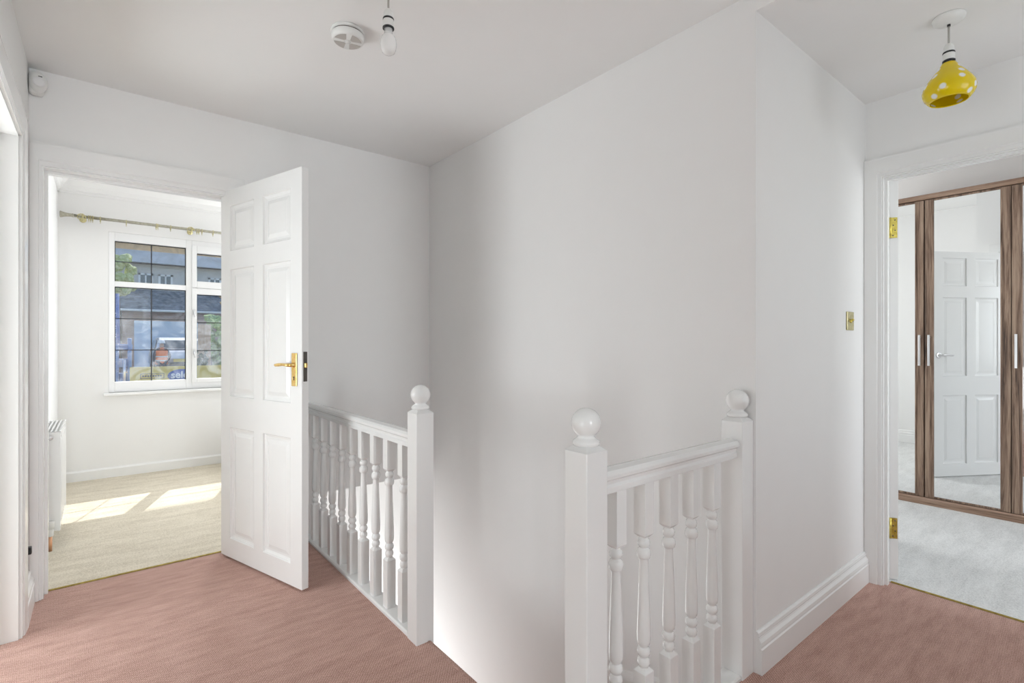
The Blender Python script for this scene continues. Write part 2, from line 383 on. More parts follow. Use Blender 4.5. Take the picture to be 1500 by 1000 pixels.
sweep(b, [(0, 0), (0.022, 0), (0.022, 0.22), (0.012, 0.24), (0, 0.25)], (XW, 1.75, -0.92), (XW, 3.75, -2.72), (-1, 0, 0), (0, 0, 1))
struct('trim_10', b, M['gloss'], 'white string board following the stairs down the wall', 'stair string')

# ------------------------------------------------------------------ skirting
SK = [(0, 0), (0.021, 0), (0.021, 0.088), (0.017, 0.092), (0.017, 0.098), (0.0195, 0.101), (0.018, 0.112), (0.011, 0.122), (0.009, 0.128), (0.011, 0.132), (0.009, 0.142), (0.004, 0.147), (0, 0.147)]
b = B(); sweep(b, SK, (XW + 0.001, YS, 0), (XR, YS, 0), (0, -1, 0), (0, 0, 1))
struct('baseboard_stub', b, M['gloss'], 'moulded white skirting board beside the short newel and doorway', 'skirting board')
b = B(); sweep(b, SK, (XL, 2.865, 0), (XL, 3.13, 0), (1, 0, 0), (0, 0, 1))
struct('baseboard_left', b, M['gloss'], 'short white skirting board between two door casings', 'skirting board')
SK2 = [(0, 0), (0.016, 0), (0.016, 0.075), (0.006, 0.09), (0, 0.09)]
b = B(); sweep(b, SK2, (-0.275, YW, 0), (1.0, YW, 0), (0, -1, 0), (0, 0, 1))
struct('baseboard_window', b, M['gloss'], 'plain white skirting board under the leaded window', 'skirting board')
b = B(); sweep(b, SK2, (-0.275, 3.27, 0), (-0.275, YW, 0), (1, 0, 0), (0, 0, 1))
struct('baseboard_radiator', b, M['gloss'], 'white skirting board behind the radiator', 'skirting board')
b = B(); sweep(b, SK, (1.9, 0.96, 0), (1.9, 3.1, 0), (1, 0, 0), (0, 0, 1))
struct('baseboard_reflected', b, M['gloss'], 'white skirting board seen in the wardrobe mirrors', 'skirting board')
b = B(); sweep(b, SK, (1.9, 3.1, 0), (4.65, 3.1, 0), (0, -1, 0), (0, 0, 1))
struct('baseboard_wardrobe_side', b, M['gloss'], 'white skirting board on the wardrobe room side wall', 'skirting board')
# bedroom cornice
CO = [(0, 0), (0.02, 0), (0.035, -0.02), (0.05, -0.03), (0.09, -0.1), (0.1, -0.115), (0.1, -0.14), (0, -0.14)]
CO = [(0, 0), (0.12, 0), (0.12, -0.02), (0.07, -0.04), (0.035, -0.08), (0.025, -0.115), (0.012, -0.12), (0.012, -0.14), (0, -0.14)]
b = B(); sweep(b, CO, (-0.275, YW, 2.56), (2.0, YW, 2.56), (0, -1, 0), (0, 0, 1)); sweep(b, CO, (-0.275, 3.27, 2.56), (-0.275, YW, 2.56), (1, 0, 0), (0, 0, 1))
struct('trim_9', b, M['ceil'], 'white plaster cornice around the bedroom ceiling', 'cornice')

# ------------------------------------------------------------------ door casings and linings
AR = [(0.0, 0.0), (0.0, 0.010), (0.20, 0.010), (0.25, 0.016), (0.90, 0.020), (1.0, 0.020), (1.0, 0.0)]
b = B(); casing(b, (D1[0], D1[1], lambda s, z, t: (s, YF - t, z)), D1[2], AR, 0.041, 0.07, 0.10)
struct('trim_1', b, M['gloss'], 'white moulded casing around the bedroom doorway in the far wall', 'door casing')
b = B()   # lining + stop
for y0, y1, d in ((YF - .003, 3.27, 0.006), (3.20, 3.235, 0.018)):
    box(b, D1[0], D1[0] + d, y0, y1, 0, D1[2]); box(b, D1[0] + d, D1[1] - .007, y0, y1, D1[2] - d, D1[2])
box(b, D1[1] - .006, D1[1], 3.2, 3.27, 0, D1[2])
struct('trim_2', b, M['gloss'], 'white door lining of the bedroom doorway', 'door lining')
b = B(); casing(b, (D2[0], D2[1], lambda s, z, t: (XR - t, s, z)), D2[2], AR, 0.09, 0.068, 0.09)
struct('trim_3', b, M['gloss'], 'white moulded casing around the doorway to the wardrobe room', 'door casing')
b = B()
for x0, x1, d in ((XR - .003, 3.01, 0.006), (2.945, 2.972, 0.018)):
    box(b, x0, x1, D2[1] - d, D2[1], 0, D2[2]); box(b, x0, x1, D2[0] + d, D2[1] - d, D2[2] - d, D2[2]); box(b, x0, x1, D2[0], D2[0] + d, 0, D2[2])
struct('trim_4', b, M['gloss'], 'white door lining of the wardrobe room doorway', 'door lining')
b = B(); casing(b, (D2[0], D2[1] + .002, lambda s, z, t: (3.01 + t, s, z)), D2[2], AR, 0.09, 0.08, 0.09)
struct('trim_5', b, M['gloss'], 'inner casing of the wardrobe room doorway seen in mirror', 'door casing')
b = B(); casing(b, (2.0, 2.782, lambda s, z, t: (XL + t, s, z)), 1.985, AR, 0.085, 0.083, 0.09)
struct('trim_6', b, M['gloss'], 'white casing of the side doorway at the frame edge', 'door casing')
b = B()
for x0, x1, d in ((-0.37, XL, 0.008), (-0.345, -0.31, 0.02)):
    box(b, x0, x1, 2.78 - d, 2.78, 0, 1.985); box(b, x0, x1, 2.0, 2.78, 1.985 - d, 1.985); box(b, x0, x1, 2.0, 2.0 + d, 0, 1.985)
struct('trim_7', b, M['gloss'], 'white lining of the side doorway', 'door lining')
# brass carpet bars
TB = [(-0.008, 0), (0.008, 0), (0.006, 0.003), (0, 0.005), (-0.006, 0.003)]
b = B(); sweep(b, TB, (D1[0] + .018, 3.235, 0.001), (D1[1] - .006, 3.235, 0.001), (0, 1, 0), (0, 0, 1))
tag(obj('threshold_bar', b, M['barbrass']), 'thin brass carpet bar between the pink and beige carpets', 'threshold bar')
b = B(); sweep(b, TB, (3.0, D2[0] + .018, 0.001), (3.0, D2[1] - .018, 0.001), (1, 0, 0), (0, 0, 1))
tag(obj('threshold_bar', b, M['barbrass']), 'thin brass carpet bar between the pink and grey carpets', 'threshold bar')

# ------------------------------------------------------------------ panel door leaf
COLS = [(0.096, 0.332), (0.416, 0.655)]
ROWS = [(0.115, 0.712), (0.878, 1.562), (1.662, 1.905)]
def leaf_mesh(W, H, T, cols, rows, z0=0.01):
    """six-panel leaf in local space: x 0..W along the leaf, y 0..T through it, z up; moulded panels on both faces"""
    bm = B(); xs = [0] + [c for p in cols for c in p] + [W]; zs = [z0] + [c for p in rows for c in p] + [H]
    for y, sgn in ((0, 1), (T, -1)):
        grid = [[bm.verts.new((x, y, z)) for z in zs] for x in xs]
        for i in range(len(xs) - 1):
            for k in range(len(zs) - 1):
                q = [grid[i][k], grid[i + 1][k], grid[i + 1][k + 1], grid[i][k + 1]]
                if i % 2 == 1 and k % 2 == 1:
                    x0, x1, za, zb = xs[i], xs[i + 1], zs[k], zs[k + 1]; prev = q
                    for ins, dep in ((0.003, 0.009), (0.015, 0.0135), (0.026, 0.0135), (0.046, 0.007)):
                        nv = [bm.verts.new((x, y + sgn * dep, z)) for x, z in ((x0 + ins, za + ins), (x1 - ins, za + ins), (x1 - ins, zb - ins), (x0 + ins, zb - ins))]
                        for j in range(4): bm.faces.new([prev[j], prev[(j + 1) % 4], nv[(j + 1) % 4], nv[j]])
                        prev = nv
                    bm.faces.new(prev)
                else: bm.faces.new(q)
    bmesh.ops.remove_doubles(bm, verts=bm.verts, dist=1e-6)
    bm.edges.ensure_lookup_table()
    be = [e for e in bm.edges if e.is_boundary]
    bmesh.ops.bridge_loops(bm, edges=be)
    return bm
def lever(bm, side, T, x, z, dirx):
    """lever handle, stands off the face at y=0 (side -1) or y=T (side +1)"""
    y = 0 if side < 0 else T
    lathe(bm, [(0.013, 0), (0.013, 0.004), (0.009, 0.01), (0.0085, 0.03), (0.0, 0.03)], seg=14,
          xf=Matrix.Translation((x, y, z)) @ Matrix.Rotation(R(90 if side < 0 else -90), 4, 'X'))
    yy = y + side * 0.034
    tube(bm, [(x, y + side * .018, z), (x + dirx * 0.006, y + side * .030, z), (x + dirx * 0.02, yy, z + 0.001), (x + dirx * 0.05, yy, z + .002), (x + dirx * .08, yy, z), (x + dirx * 0.105, yy, z - .002), (x + dirx * .114, yy, z - .001)],
         [.008, .0085, .007, .0068, .0082, .0072, .004], 12)
def hardware(root, T, W, metal, plate=True):
    for side in (-1, 1):
        y = 0 if side < 0 else T
        bm = B()
        if plate: box(bm, W - 0.075, W - 0.035, min(y, y + side * .006), max(y, y + side * .006), 0.962, 1.118)
        else: lathe(bm, [(0.026, 0), (0.026, 0.005), (0, 0.006)], seg=20, xf=Matrix.Translation((W - .055, y, 1.06)) @ Matrix.Rotation(R(90 if side < 0 else -90), 4, 'X'))
        pl = obj('handle_plate', bm, metal, root, bevel=0.002)
        bm = B(); lever(bm, side, T, W - 0.055, 1.062, -1); obj('lever', bm, metal, pl)
        if plate:
            bm = B(); yk = y + side * .0062
            lathe(bm, [(0.004, 0), (0.004, 0.0008), (0, 0.0008)], seg=12, xf=Matrix.Translation((W - .055, yk, 1.004)) @ Matrix.Rotation(R(90 if side < 0 else -90), 4, 'X'))
            box(bm, W - .057, W - .053, min(yk, yk + side * .0008), max(yk, yk + side * .0008), 0.990, 1.003)
            obj('keyhole', bm, M['black'], pl)

# door 1: visible (room-side) face on the line A->Bp
A1, B1 = Vector((0.516, 3.182, 0)), Vector((0.732, 2.466, 0))
d1 = (B1 - A1).normalized(); n1 = Vector((-d1.y, d1.x, 0))   # n1 points to the hidden face
if n1.x < 0: n1 = -n1
LW, LT = 0.747, 0.035
def xf_leaf(origin, d, n): return Matrix(((d.x, n.x, 0, origin.x), (d.y, n.y, 0, origin.y), (0, 0, 1, 0), (0, 0, 0, 1)))
X1 = xf_leaf(A1, d1, n1)
door1 = empty('door_1', A1, 'white six-panel door standing open into the landing with brass lever', 'door', kind='structure')
def child_world(parent):
    for c in parent.children:
        if c.get('_l'): continue
dl = Matrix.Translation(-A1)
o = obj('panel', leaf_mesh(LW, 1.992, LT, COLS, ROWS), M['gloss'], door1, bevel=0.0015)
hardware(door1, LT, LW, M['brass'])
b = B(); box(b, LW - .0002, LW + .0016, 0.008, 0.027, 0.985, 1.125); o = obj('latch_plate', b, M['darksteel'], door1)
b = B(); box(b, LW, LW + .010, 0.011, 0.024, 1.05, 1.072); obj('latch_bolt', b, M['brass'], o, bevel=.002)
b = B(); box(b, LW - .0002, LW + .0012, 0.008, 0.027, 0.945, 0.985); obj('strike_cover', b, M['plastic'], door1)
door1.matrix_world = X1
def hinge_pair(root, zs, x0, y0, y1, metal):
    for z in zs:
        b = B(); box(b, x0 - .0022, x0 + .0005, y0, y1, z, z + .1)
        h = obj('hinge', b, metal, root)
        b = B(); lathe(b, [(.0055, 0), (.0055, .1), (0, .1)], seg=12, c=(x0 - .003, y0 - .004, z)); obj('knuckle', b, metal, h)
        for k, yy in enumerate((.3, .65, .35, .62)):
            b = B(); lathe(b, [(.0032, 0), (.0032, .0008), (0, .0008)], seg=10, xf=Matrix.Translation((x0 - .0022, y0 + (y1 - y0) * yy, z + .012 + k * .025)) @ Matrix.Rotation(R(-90), 4, 'Y'))
            obj('screw', b, M['darksteel'], h)

# door 2: opens into the wardrobe room past a right angle; seen by its hinged edge and in the mirror
TH2 = R(121)
ang = R(-90) + TH2
d2 = Vector((math.cos(ang), math.sin(ang), 0))
piv = Vector((3.013, 0.778, 0))
n2 = Vector((d2.y, -d2.x, 0))      # from the pivot face to the landing-side face
X2 = xf_leaf(piv, d2, n2)
door2 = empty('door_2', piv, 'white six-panel door opened into the wardrobe room, seen reflected in the mirror', 'door', kind='structure')
o = obj('panel', leaf_mesh(0.752, 1.96, LT, COLS, ROWS), M['gloss'], door2, bevel=0.0015)
hardware(door2, LT, 0.752, M['steel'], False)
hinge_pair(door2, (0.21, 1.68), 0.0, 0.004, 0.030, M['brassworn'])
door2.matrix_world = X2

# ------------------------------------------------------------------ banisters
def newel(bm, cx, cy, w, z0, z1):
    h = w / 2
    box(bm, cx - h, cx + h, cy - h, cy + h, z0, z1 - 0.012)
    t = [bm.verts.new((cx + sx * h, cy + sy * h, z1 - 0.012)) for sx, sy in ((-1, -1), (1, -1), (1, 1), (-1, 1))]
    k = h - 0.016
    u = [bm.verts.new((cx + sx * k, cy + sy * k, z1)) for sx, sy in ((-1, -1), (1, -1), (1, 1), (-1, 1))]
    for i in range(4): bm.faces.new([t[i], t[(i + 1) % 4], u[(i + 1) % 4], u[i]])
    bm.faces.new(u)
def finial(bm, cx, cy, z1, r=0.039):
    pr_ = [(0.0, 0), (0.034, 0), (0.036, 0.006), (0.034, 0.012), (0.026, 0.018), (0.0205, 0.024)]
    zc = 0.024 + math.sqrt(r * r - 0.0205 ** 2)
    for k in range(1, 13):
        a = R(-90) + math.asin(0.0205 / r) + (math.pi - math.asin(0.0205 / r)) * k / 12
        pr_.append((max(0.0, r * math.cos(a)) if k < 12 else 0.0, zc + r * math.sin(a)))
    lathe(bm, pr_, (cx, cy, z1), 28)
def baluster(bm, cx, cy, z0, z1, w=0.041):
    h = w / 2
    def block(za, zb, cut_top, cut_bot):
        c = 0.010
        lv = []
        if cut_bot: lv.append((h - .009, za))
        lv.append((h, za + (c if cut_bot else 0))); lv.append((h, zb - (c if cut_top else 0)))
        if cut_top: lv.append((h - .009, zb))
        rg = [[bm.verts.new((cx + sx * k, cy + sy * k, z)) for sx, sy in ((-1, -1), (1, -1), (1, 1), (-1, 1))] for k, z in lv]
        for a, q in zip(rg, rg[1:]):
            for i in range(4): bm.faces.new([a[i], a[(i + 1) % 4], q[(i + 1) % 4], q[i]])
        bm.faces.new(rg[0]); bm.faces.new(rg[-1])
    zt, zb = 0.607, 0.232
    block(z0, zb, True, False); block(zt, z1, False, True)
    P = [(0.0, zb - .002), (.0125, zb - .002), (.0125, zb + .003), (.0165, zb + .007), (.0185, zb + .015), (.0165, zb + .024), (.0125, zb + .028), (.0125, zb + .032),
         (.017, zb + .036), (.0195, zb + .045), (.017, zb + .055), (.0125, zb + .059), (.0135, zb + .063), (.0175, zb + .068), (.0195, zb + .078), (.0198, zb + .10), (.0188, zb + .14), (.0165, zb + .20), (.0142, zb + .26),
         (.0130, zb + .298), (.0128, zt - .062), (.0178, zt - .060), (.0205, zt - .052), (.0205, zt - .044), (.0175, zt - .035), (.0125, zt - .031), (.0125, zt - .028), (.0165, zt - .024), (.0185, zt - .016), (.0165, zt - .007), (.0125, zt - .003), (.0125, zt + .002), (0.0, zt + .002)]
    lathe(bm, P, (cx, cy, 0), 20)
RAIL = [(-0.022, 0.0), (0.022, 0.0), (0.022, 0.016), (0.017, 0.022), (0.019, 0.032), (0.029, 0.040), (0.030, 0.050), (0.022, 0.060), (0.0, 0.065), (-0.022, 0.060), (-0.030, 0.050), (-0.029, 0.040), (-0.019, 0.032), (-0.017, 0.022), (-0.022, 0.016)]
def banister(label, newels, rail_a, rail_b, u, balusters, ztop, base_a, base_b):
    root = empty('banister', (newels[0][0], newels[0][1], 0), label, 'banister', 'white banisters around the stairwell')
    inv = Matrix.Translation((-newels[0][0], -newels[0][1], 0))
    b = B(); sweep(b, RAIL, (*rail_a, ztop - 0.065), (*rail_b, ztop - 0.065), u, (0, 0, 1)); obj('handrail', b, M['gloss'], root, bevel=.0015, xf=inv)
    b = B(); sweep(b, [(-0.035, -0.03), (0.035, -0.03), (0.035, 0.010), (0.030, 0.016), (-0.030, 0.016), (-0.035, 0.010)], (*base_a, 0), (*base_b, 0), u, (0, 0, 1))
    obj('base_rail', b, M['gloss'], root, bevel=.0015, xf=inv)
    for (x, y, w, z0, z1) in newels:
        b = B(); newel(b, x, y, w, z0, z1); nw = obj('newel_post', b, M['gloss'], root, bevel=0.0025, xf=inv)
        b = B(); finial(b, x, y, z1); obj('ball_finial', b, M['gloss'], nw, xf=inv)
    for x, y in balusters:
        b = B(); baluster(b, x, y, 0.012, ztop - 0.063); obj('baluster', b, M['gloss'], root, bevel=.001, xf=inv)
    return root
XB = 0.983
banister('white banister running from the open door to a ball-topped newel', [(XB, 1.791, 0.076, -0.25, 0.905)],
         (XB, 1.829), (XB, 3.15), (1, 0, 0), [(XB, 1.929 + 0.1405 * k) for k in range(9)], 0.812, (XB, 1.829), (XB, 3.15))
YBn = 0.905
banister('short white banister with two ball-topped newels beside the brass-switch wall', [(0.978, YBn, 0.078, -0.25, 0.902), (1.761, YBn, 0.078, -0.25, 0.905)],
         (1.017, YBn), (1.722, YBn), (0, 1, 0), [(1.097 + 0.1235 * k, YBn) for k in range(5)], 0.832, (1.017, YBn), (1.722, YBn))

# ------------------------------------------------------------------ ceiling fittings
def pendant_parts(root, dz_cord, ceiling_rose, fixture):
    pass
# bare bulb
bx, by = 0.739, 1.563
t = empty('bare_bulb_pendant', (bx, by, ZL), 'bare opal bulb on a short grey cord beside the smoke alarm', 'pendant light')
b = B(); lathe(b, [(.038, 0), (.038, -.012), (.030, -.024), (.012, -.030), (0, -.030)], seg=28); obj('ceiling_rose', b, M['plastic'], t)
b = B(); tube(b, [(0, 0, -0.02), (0, 0, -0.142)], .0035, 8); obj('cord', b, M['cable'], t)
def lampholder(root, z):
    b = B(); lathe(b, [(.004, z), (.0085, z - .002), (.015, z - .012), (.0165, z - .028), (.0165, z - .033)], seg=24)
    lathe(b, [(.0165, z - .036), (.0172, z - .038), (.0172, z - .060), (.0165, z - .062)], seg=24); h = obj('lampholder', b, M['plastic'], root)
    b = B(); lathe(b, [(.017, z - .031), (.0182, z - .033), (.0182, z - .036), (.017, z - .038)], seg=24); obj('lampholder_ring', b, M['black'], h)
    b = B(); lathe(b, [(.0165, z - .060), (.0188, z - .062), (.0188, z - .066), (.0165, z - .067)], seg=24); obj('lampholder_ring', b, M['black'], h)
    return h
lampholder(t, -0.138)
b = B(); lathe(b, [(.0135, -.202), (.0135, -.222), (.0165, -.2245), (.0215, -.230), (.0250, -.239), (.0266, -.250), (.0266, -.258), (.0250, -.270), (.0210, -.280), (.0140, -.286), (.007, -.2885), (0, -.289)], seg=28); obj('bulb', b, M['bulbglass'], t)
# smoke alarm
sx, sy = 0.765, 1.985
t = empty('smoke_alarm', (sx, sy, ZL), 'round white smoke alarm with four grey vents on the ceiling', 'smoke alarm')
b = B(); lathe(b, [(.062, 0), (.064, -.004), (.064, -.010), (.06, -.012)], seg=40); obj('mounting_plate', b, M['plastic'], t)
b = B(); lathe(b, [(.0585, -.011), (.0585, -.017), (0, -.017)], seg=40); obj('shadow_gap', b, M['gap'], t)
b = B(); lathe(b, [(.062, -.017), (.063, -.020), (.0615, -.034), (.059, -.040), (.056, -.042), (0, -.042)], seg=40); cv = obj('cover', b, M['plastic'], t)
b = B()
for k in range(4):
    a0, a1 = R(90 * k - 15 + 12), R(90 * k - 15 + 78)
    pts = [(  .0525 * math.cos(a0 + (a1 - a0) * j / 8), .0525 * math.sin(a0 + (a1 - a0) * j / 8), -.0425) for j in range(9)] + [(.017 * math.cos(a1 - .25), .017 * math.sin(a1 - .25), -.0425), (.017 * math.cos(a0 + .25), .017 * math.sin(a0 + .25), -.0425)]
    prism(b, pts, (0, 0, -.0006))
obj('vent', b, M['vent'], cv)
b = B(); lathe(b, [(.011, -.042), (.011, -.0445), (0, -.045)], seg=20); obj('test_button', b, M['plastic'], cv)
# yellow pendant
lx, ly = 2.379, 0.438
t = empty('yellow_pendant', (lx, ly, ZR), 'yellow glass pendant lampshade with white spots hung before the doorway', 'pendant light')
b = B(); lathe(b, [(.047, 0), (.048, -.004), (.046, -.014), (.035, -.022), (.012, -.027), (0, -.027)], seg=32); obj('ceiling_rose', b, M['plastic'], t)
b = B(); lathe(b, [(.005, -.026), (.005, -.034), (0, -.034)], seg=12); obj('grommet', b, M['black'], t)
b = B(); tube(b, [(0, 0, -0.03), (0, 0, -0.098)], .0033, 8); obj('cord', b, M['cable'], t)
lampholder(t, -0.095)
outer = [(.0200, -.1665), (.0225, -.171), (.028, -.180), (.037, -.193), (.050, -.210), (.063, -.228), (.0725, -.245), (.0765, -.260), (.0755, -.274), (.070, -.287), (.062, -.297), (.056, -.303)]
inner = [(r - .003, z + .001) for r, z in reversed(outer)]
b = B(); lathe(b, outer + inner + [outer[0]], seg=40); o = obj('glass_shade', b, M['yellow'], t)
for p in o.data.polygons: p.use_smooth = True
b = B(); lathe(b, [(.012, -.157), (.012, -.19), (.022, -.215), (.024, -.235), (.018, -.252), (0, -.258)], seg=20); obj('bulb', b, M['bulbglass'], t)

# motion sensor in the corner
t = empty('motion_detector', (-0.218, 3.105, 2.330), 'small white domed motion detector high in the corner above the side wall', 'motion detector')
b = B(); box(b, -.031, .020, -.008, .0445, -.050, .050); obj('housing', b, M['plastic'], t, bevel=.016, seg=4)
b = B(); blob(b, (.002, -.006, 0), .034, 3, 0, (.95, .85, 1.35)); hd = obj('dome', b, M['plastic'], t, smooth=True)
b = B(); lathe(b, [(.021, 0), (.0205, .004), (.012, .006), (0, .006)], seg=24, xf=Matrix.Translation((.006, -.032, -.008)) @ Matrix.Rotation(R(12), 4, 'Z') @ Matrix.Rotation(R(90), 4, 'X')); obj('lens', b, M['white'], hd)
b = B(); box(b, .004, .017, -.0335, -.028, .016, .019); obj('indicator', b, M['black'], hd)

# switch
t = empty('light_switch', (2.712, YS, 1.268), 'small square brass light switch beside the doorway', 'light switch')
b = B(); box(b, -.043, .043, -.006, 0, -.043, .043); obj('switch_plate', b, M['palebrass'], t, bevel=.0025)
b = B(); lathe(b, [(.009, 0), (.009, .003), (.006, .005), (0, .005)], seg=18, xf=Matrix.Translation((0, -.006, 0)) @ Matrix.Rotation(R(90), 4, 'X'))
tube(b, [(0, -.008, 0), (0, -.018, .008)], [.004, .0055], 10); obj('toggle', b, M['brassworn'], t)
for s in (-1, 1):
    b = B(); lathe(b, [(.003, 0), (.003, .001), (0, .001)], seg=10, xf=Matrix.Translation((s * .032, -.006, 0)) @ Matrix.Rotation(R(90), 4, 'X'))
    obj('screw', b, M['darksteel'], t)
# small socket low on the side wall
t = empty('wall_socket', (XL, 2.93, 0.30), 'small socket box low on the strip of side wall', 'socket')
b = B(); box(b, 0, .012, -.035, .035, -.05, .05); obj('face_plate', b, M['palebrass'], t, bevel=.002)
b = B(); box(b, .012, .026, -.012, .012, -.018, .012); obj('plug', b, M['black'], t, bevel=.003)

# ------------------------------------------------------------------ bedroom: window, pole, radiator
win = empty('window_1', (WX0, YW, WZ0), 'white framed leaded window over the street in the bedroom', 'window', kind='structure')
iv = Matrix.Translation((-WX0, -YW, -WZ0))
FY0, FY1 = YW + 0.012, YW + 0.082
lites = [(0.097, 0.627, 0.825, 1.662), (0.097, 0.627, 1.708, 2.062), (1.24, 1.79, 0.825, 1.662), (1.24, 1.79, 1.708, 2.062)]
case = [(0.712, 1.155, 0.828, 1.630), (0.712, 1.155, 1.752, 2.020)]
b = B()
box(b, WX0, 0.097, FY0, FY1, WZ0, WZ1); box(b, 0.627, 0.672, FY0, FY1, WZ0, WZ1); box(b, 1.195, 1.24, FY0, FY1, WZ0, WZ1); box(b, 1.79, WX1, FY0, FY1, WZ0, WZ1)
for x0, x1 in ((0.097, 0.627), (0.672, 1.195), (1.24, 1.79)):
    for z0, z1 in ((WZ0, 0.825), (1.662, 1.708), (2.062, WZ1)): box(b, x0, x1, FY0, FY1, z0, z1)
obj('frame', b, M['upvc'], win, bevel=.003, xf=iv)
for (x0, x1, z0, z1), (X0, X1, Z0, Z1) in zip(case, ((.672, 1.195, .79, 1.685), (.672, 1.195, 1.69, 2.09))):
    b = B(); y0, y1 = FY0 - .012, FY1 - .002
    box(b, X0, x0, y0, y1, Z0, Z1); box(b, x1, X1, y0, y1, Z0, Z1); box(b, x0, x1, y0, y1, Z0, z0); box(b, x0, x1, y0, y1, z1, Z1)
    sash = obj('casement', b, M['upvc'], win, bevel=.004, xf=iv)
    if Z0 < 1:
        for zz in (1.08, 1.46):
            b = B(); box(b, X0 + .008, X0 + .026, y0 - .008, y0, zz - .025, zz + .025); tube(b, [(X0 + .017, y0 - .008, zz + .015), (X0 + .012, y0 - .03, zz + .01), (X0 + .02, y0 - .034, zz - .05)], .005, 8)
            obj('window_catch', b, M['steel'], sash, xf=iv)
GY = YW + 0.045
for (x0, x1, z0, z1) in lites + case:
    b = B(); box(b, x0, x1, GY, GY + .004, z0, z1); g = obj('glass_pane', b, M['glass'], win, xf=iv)
    b = B(); e = .006
    box(b, x0, x0 + e, GY - .006, GY + .01, z0, z1); box(b, x1 - e, x1, GY - .006, GY + .01, z0, z1); box(b, x0, x1, GY - .006, GY + .01, z1 - e, z1)
    obj('gasket', b, M['gasket'], g, xf=iv)
    b = B(); w = .0045; xm = (x0 + x1) / 2
    if (x0, x1) not in [(c[0], c[1]) for c in case]: box(b, xm - w, xm + w, GY - .002, GY + .006, z0, z1)
    n = 2 if z0 > 1.2 else 3
    for k in range(1, n):
        z = z0 + (z1 - z0) * k / n; box(b, x0, x1, GY - .002, GY + .006, z - w * .8, z + w * .8)
    obj('lead_strip', b, M['lead'], g, xf=iv)
b = B(); sweep(b, [(0, 0), (-.045, 0), (-.052, .006), (-.052, .022), (-.046, .028), (.02, .028), (.02, 0)], (WX0 - .035, YW, WZ0 - .028), (WX1 + .03, YW, WZ0 - .028), (0, 1, 0), (0, 0, 1))
obj('sill', b, M['gloss'], win, bevel=.002, xf=iv)
# roof overhang outside
b = B(); box(b, -1.2, 2.6, 5.9, 6.37, 2.104, 2.30)
struct('trim_8', b, M['soffit'], 'tan underside of the roof overhang outside the window', 'roof overhang')

b = B(); box(b, 2.4, 5.6, 3.2, 4.7, 2.2, 2.4); box(b, 2.4, 2.5, 3.2, 4.7, -2, 2.2); box(b, 5.5, 5.6, 3.2, 4.7, -2, 2.2)  # added sun blocker outside the opening, out of view
struct('sun_block', b, M['soffit'], 'unseen slab and sides added to keep sun out of the wardrobe room', 'sun blocker')
PY, PZ = 5.54, 2.218
pole = empty('curtain_pole', (0.6, PY, PZ), 'champagne coloured curtain pole above the leaded window', 'curtain pole')
iv = Matrix.Translation((-0.6, -PY, -PZ))
b = B(); tube(b, [(-0.17, PY, PZ), (1.95, PY, PZ)], .0125, 16); obj('rod', b, M['pole'], pole, xf=iv)
b = B(); lathe(b, [(.014, 0), (.017, .004), (.014, .008), (.013, .02), (.0155, .04), (.020, .062), (.026, .078), (.027, .083), (.022, .086), (0, .086)], seg=20, xf=Matrix.Translation((-0.172, PY, PZ)) @ Matrix.Rotation(R(-90), 4, 'Y'))
obj('finial', b, M['pole'], pole, xf=iv)
def bracket(x):
    b = B(); tube(b, [(x, YW - .001, PZ - .01), (x, PY + .03, PZ - .03), (x, PY, PZ - .028)], .006, 10)
    lathe(b, [(.024, 0), (.024, .006), (.012, .010), (0, .01)], seg=18, xf=Matrix.Translation((x, YW, PZ - .01)) @ Matrix.Rotation(R(90), 4, 'X'))
    for k in range(20):
        pass
    pts = [(x, PY + .022 * math.cos(2 * math.pi * k / 20), PZ - .002 + .022 * math.sin(2 * math.pi * k / 20)) for k in range(21)]
    tube(b, pts, .006, 8); lathe(b, [(.008, 0), (.01, .006), (.006, .012), (0, .014)], seg=14, xf=Matrix.Translation((x, PY - .022, PZ - .002)) @ Matrix.Rotation(R(90), 4, 'X'))
    br = obj('bracket', b, M['palebrass'], pole, xf=iv)
    b = B(); pts = []
    for k in range(26):
        a = 2 * math.pi * k / 16; r = .030 * (1 - k / 34)
        pts.append((x - .010 + r * math.cos(a), PY - .03, PZ - .012 + r * math.sin(a)))
    tube(b, pts, [.0045 * (1 - k / 40) for k in range(26)], 8); obj('scroll', b, M['palebrass'], br, xf=iv)
for x in (-0.115, 0.655, 1.75): bracket(x)
ringbm = B(); tube(ringbm, [(0, .020 * math.cos(2 * math.pi * k / 20), .020 * math.sin(2 * math.pi * k / 20)) for k in range(21)], .0032, 8)
LR = 'pale metal curtain ring with an eyelet on the champagne pole'
ring = obj('curtain_ring', ringbm, M['palebrass']); tag(ring, LR, 'curtain ring', 'curtain rings on the champagne pole')
eb = B(); tube(eb, [(0, .005 * math.cos(2 * math.pi * k / 12), -.028 + .006 * math.sin(2 * math.pi * k / 12)) for k in range(13)], .0018, 6); obj('eyelet', eb, M['palebrass'], ring)
for i, x in enumerate((0.0, 0.175, 0.40, 0.495, 0.74, 0.83, -0.075, -0.063, -0.05, 0.388, 0.70, 0.715)):
    r = ring if i == 0 else copy_tree(ring)
    r.location = (x, PY, PZ - .006); r.rotation_euler = (0, 0, R(random.uniform(-8, 8)))

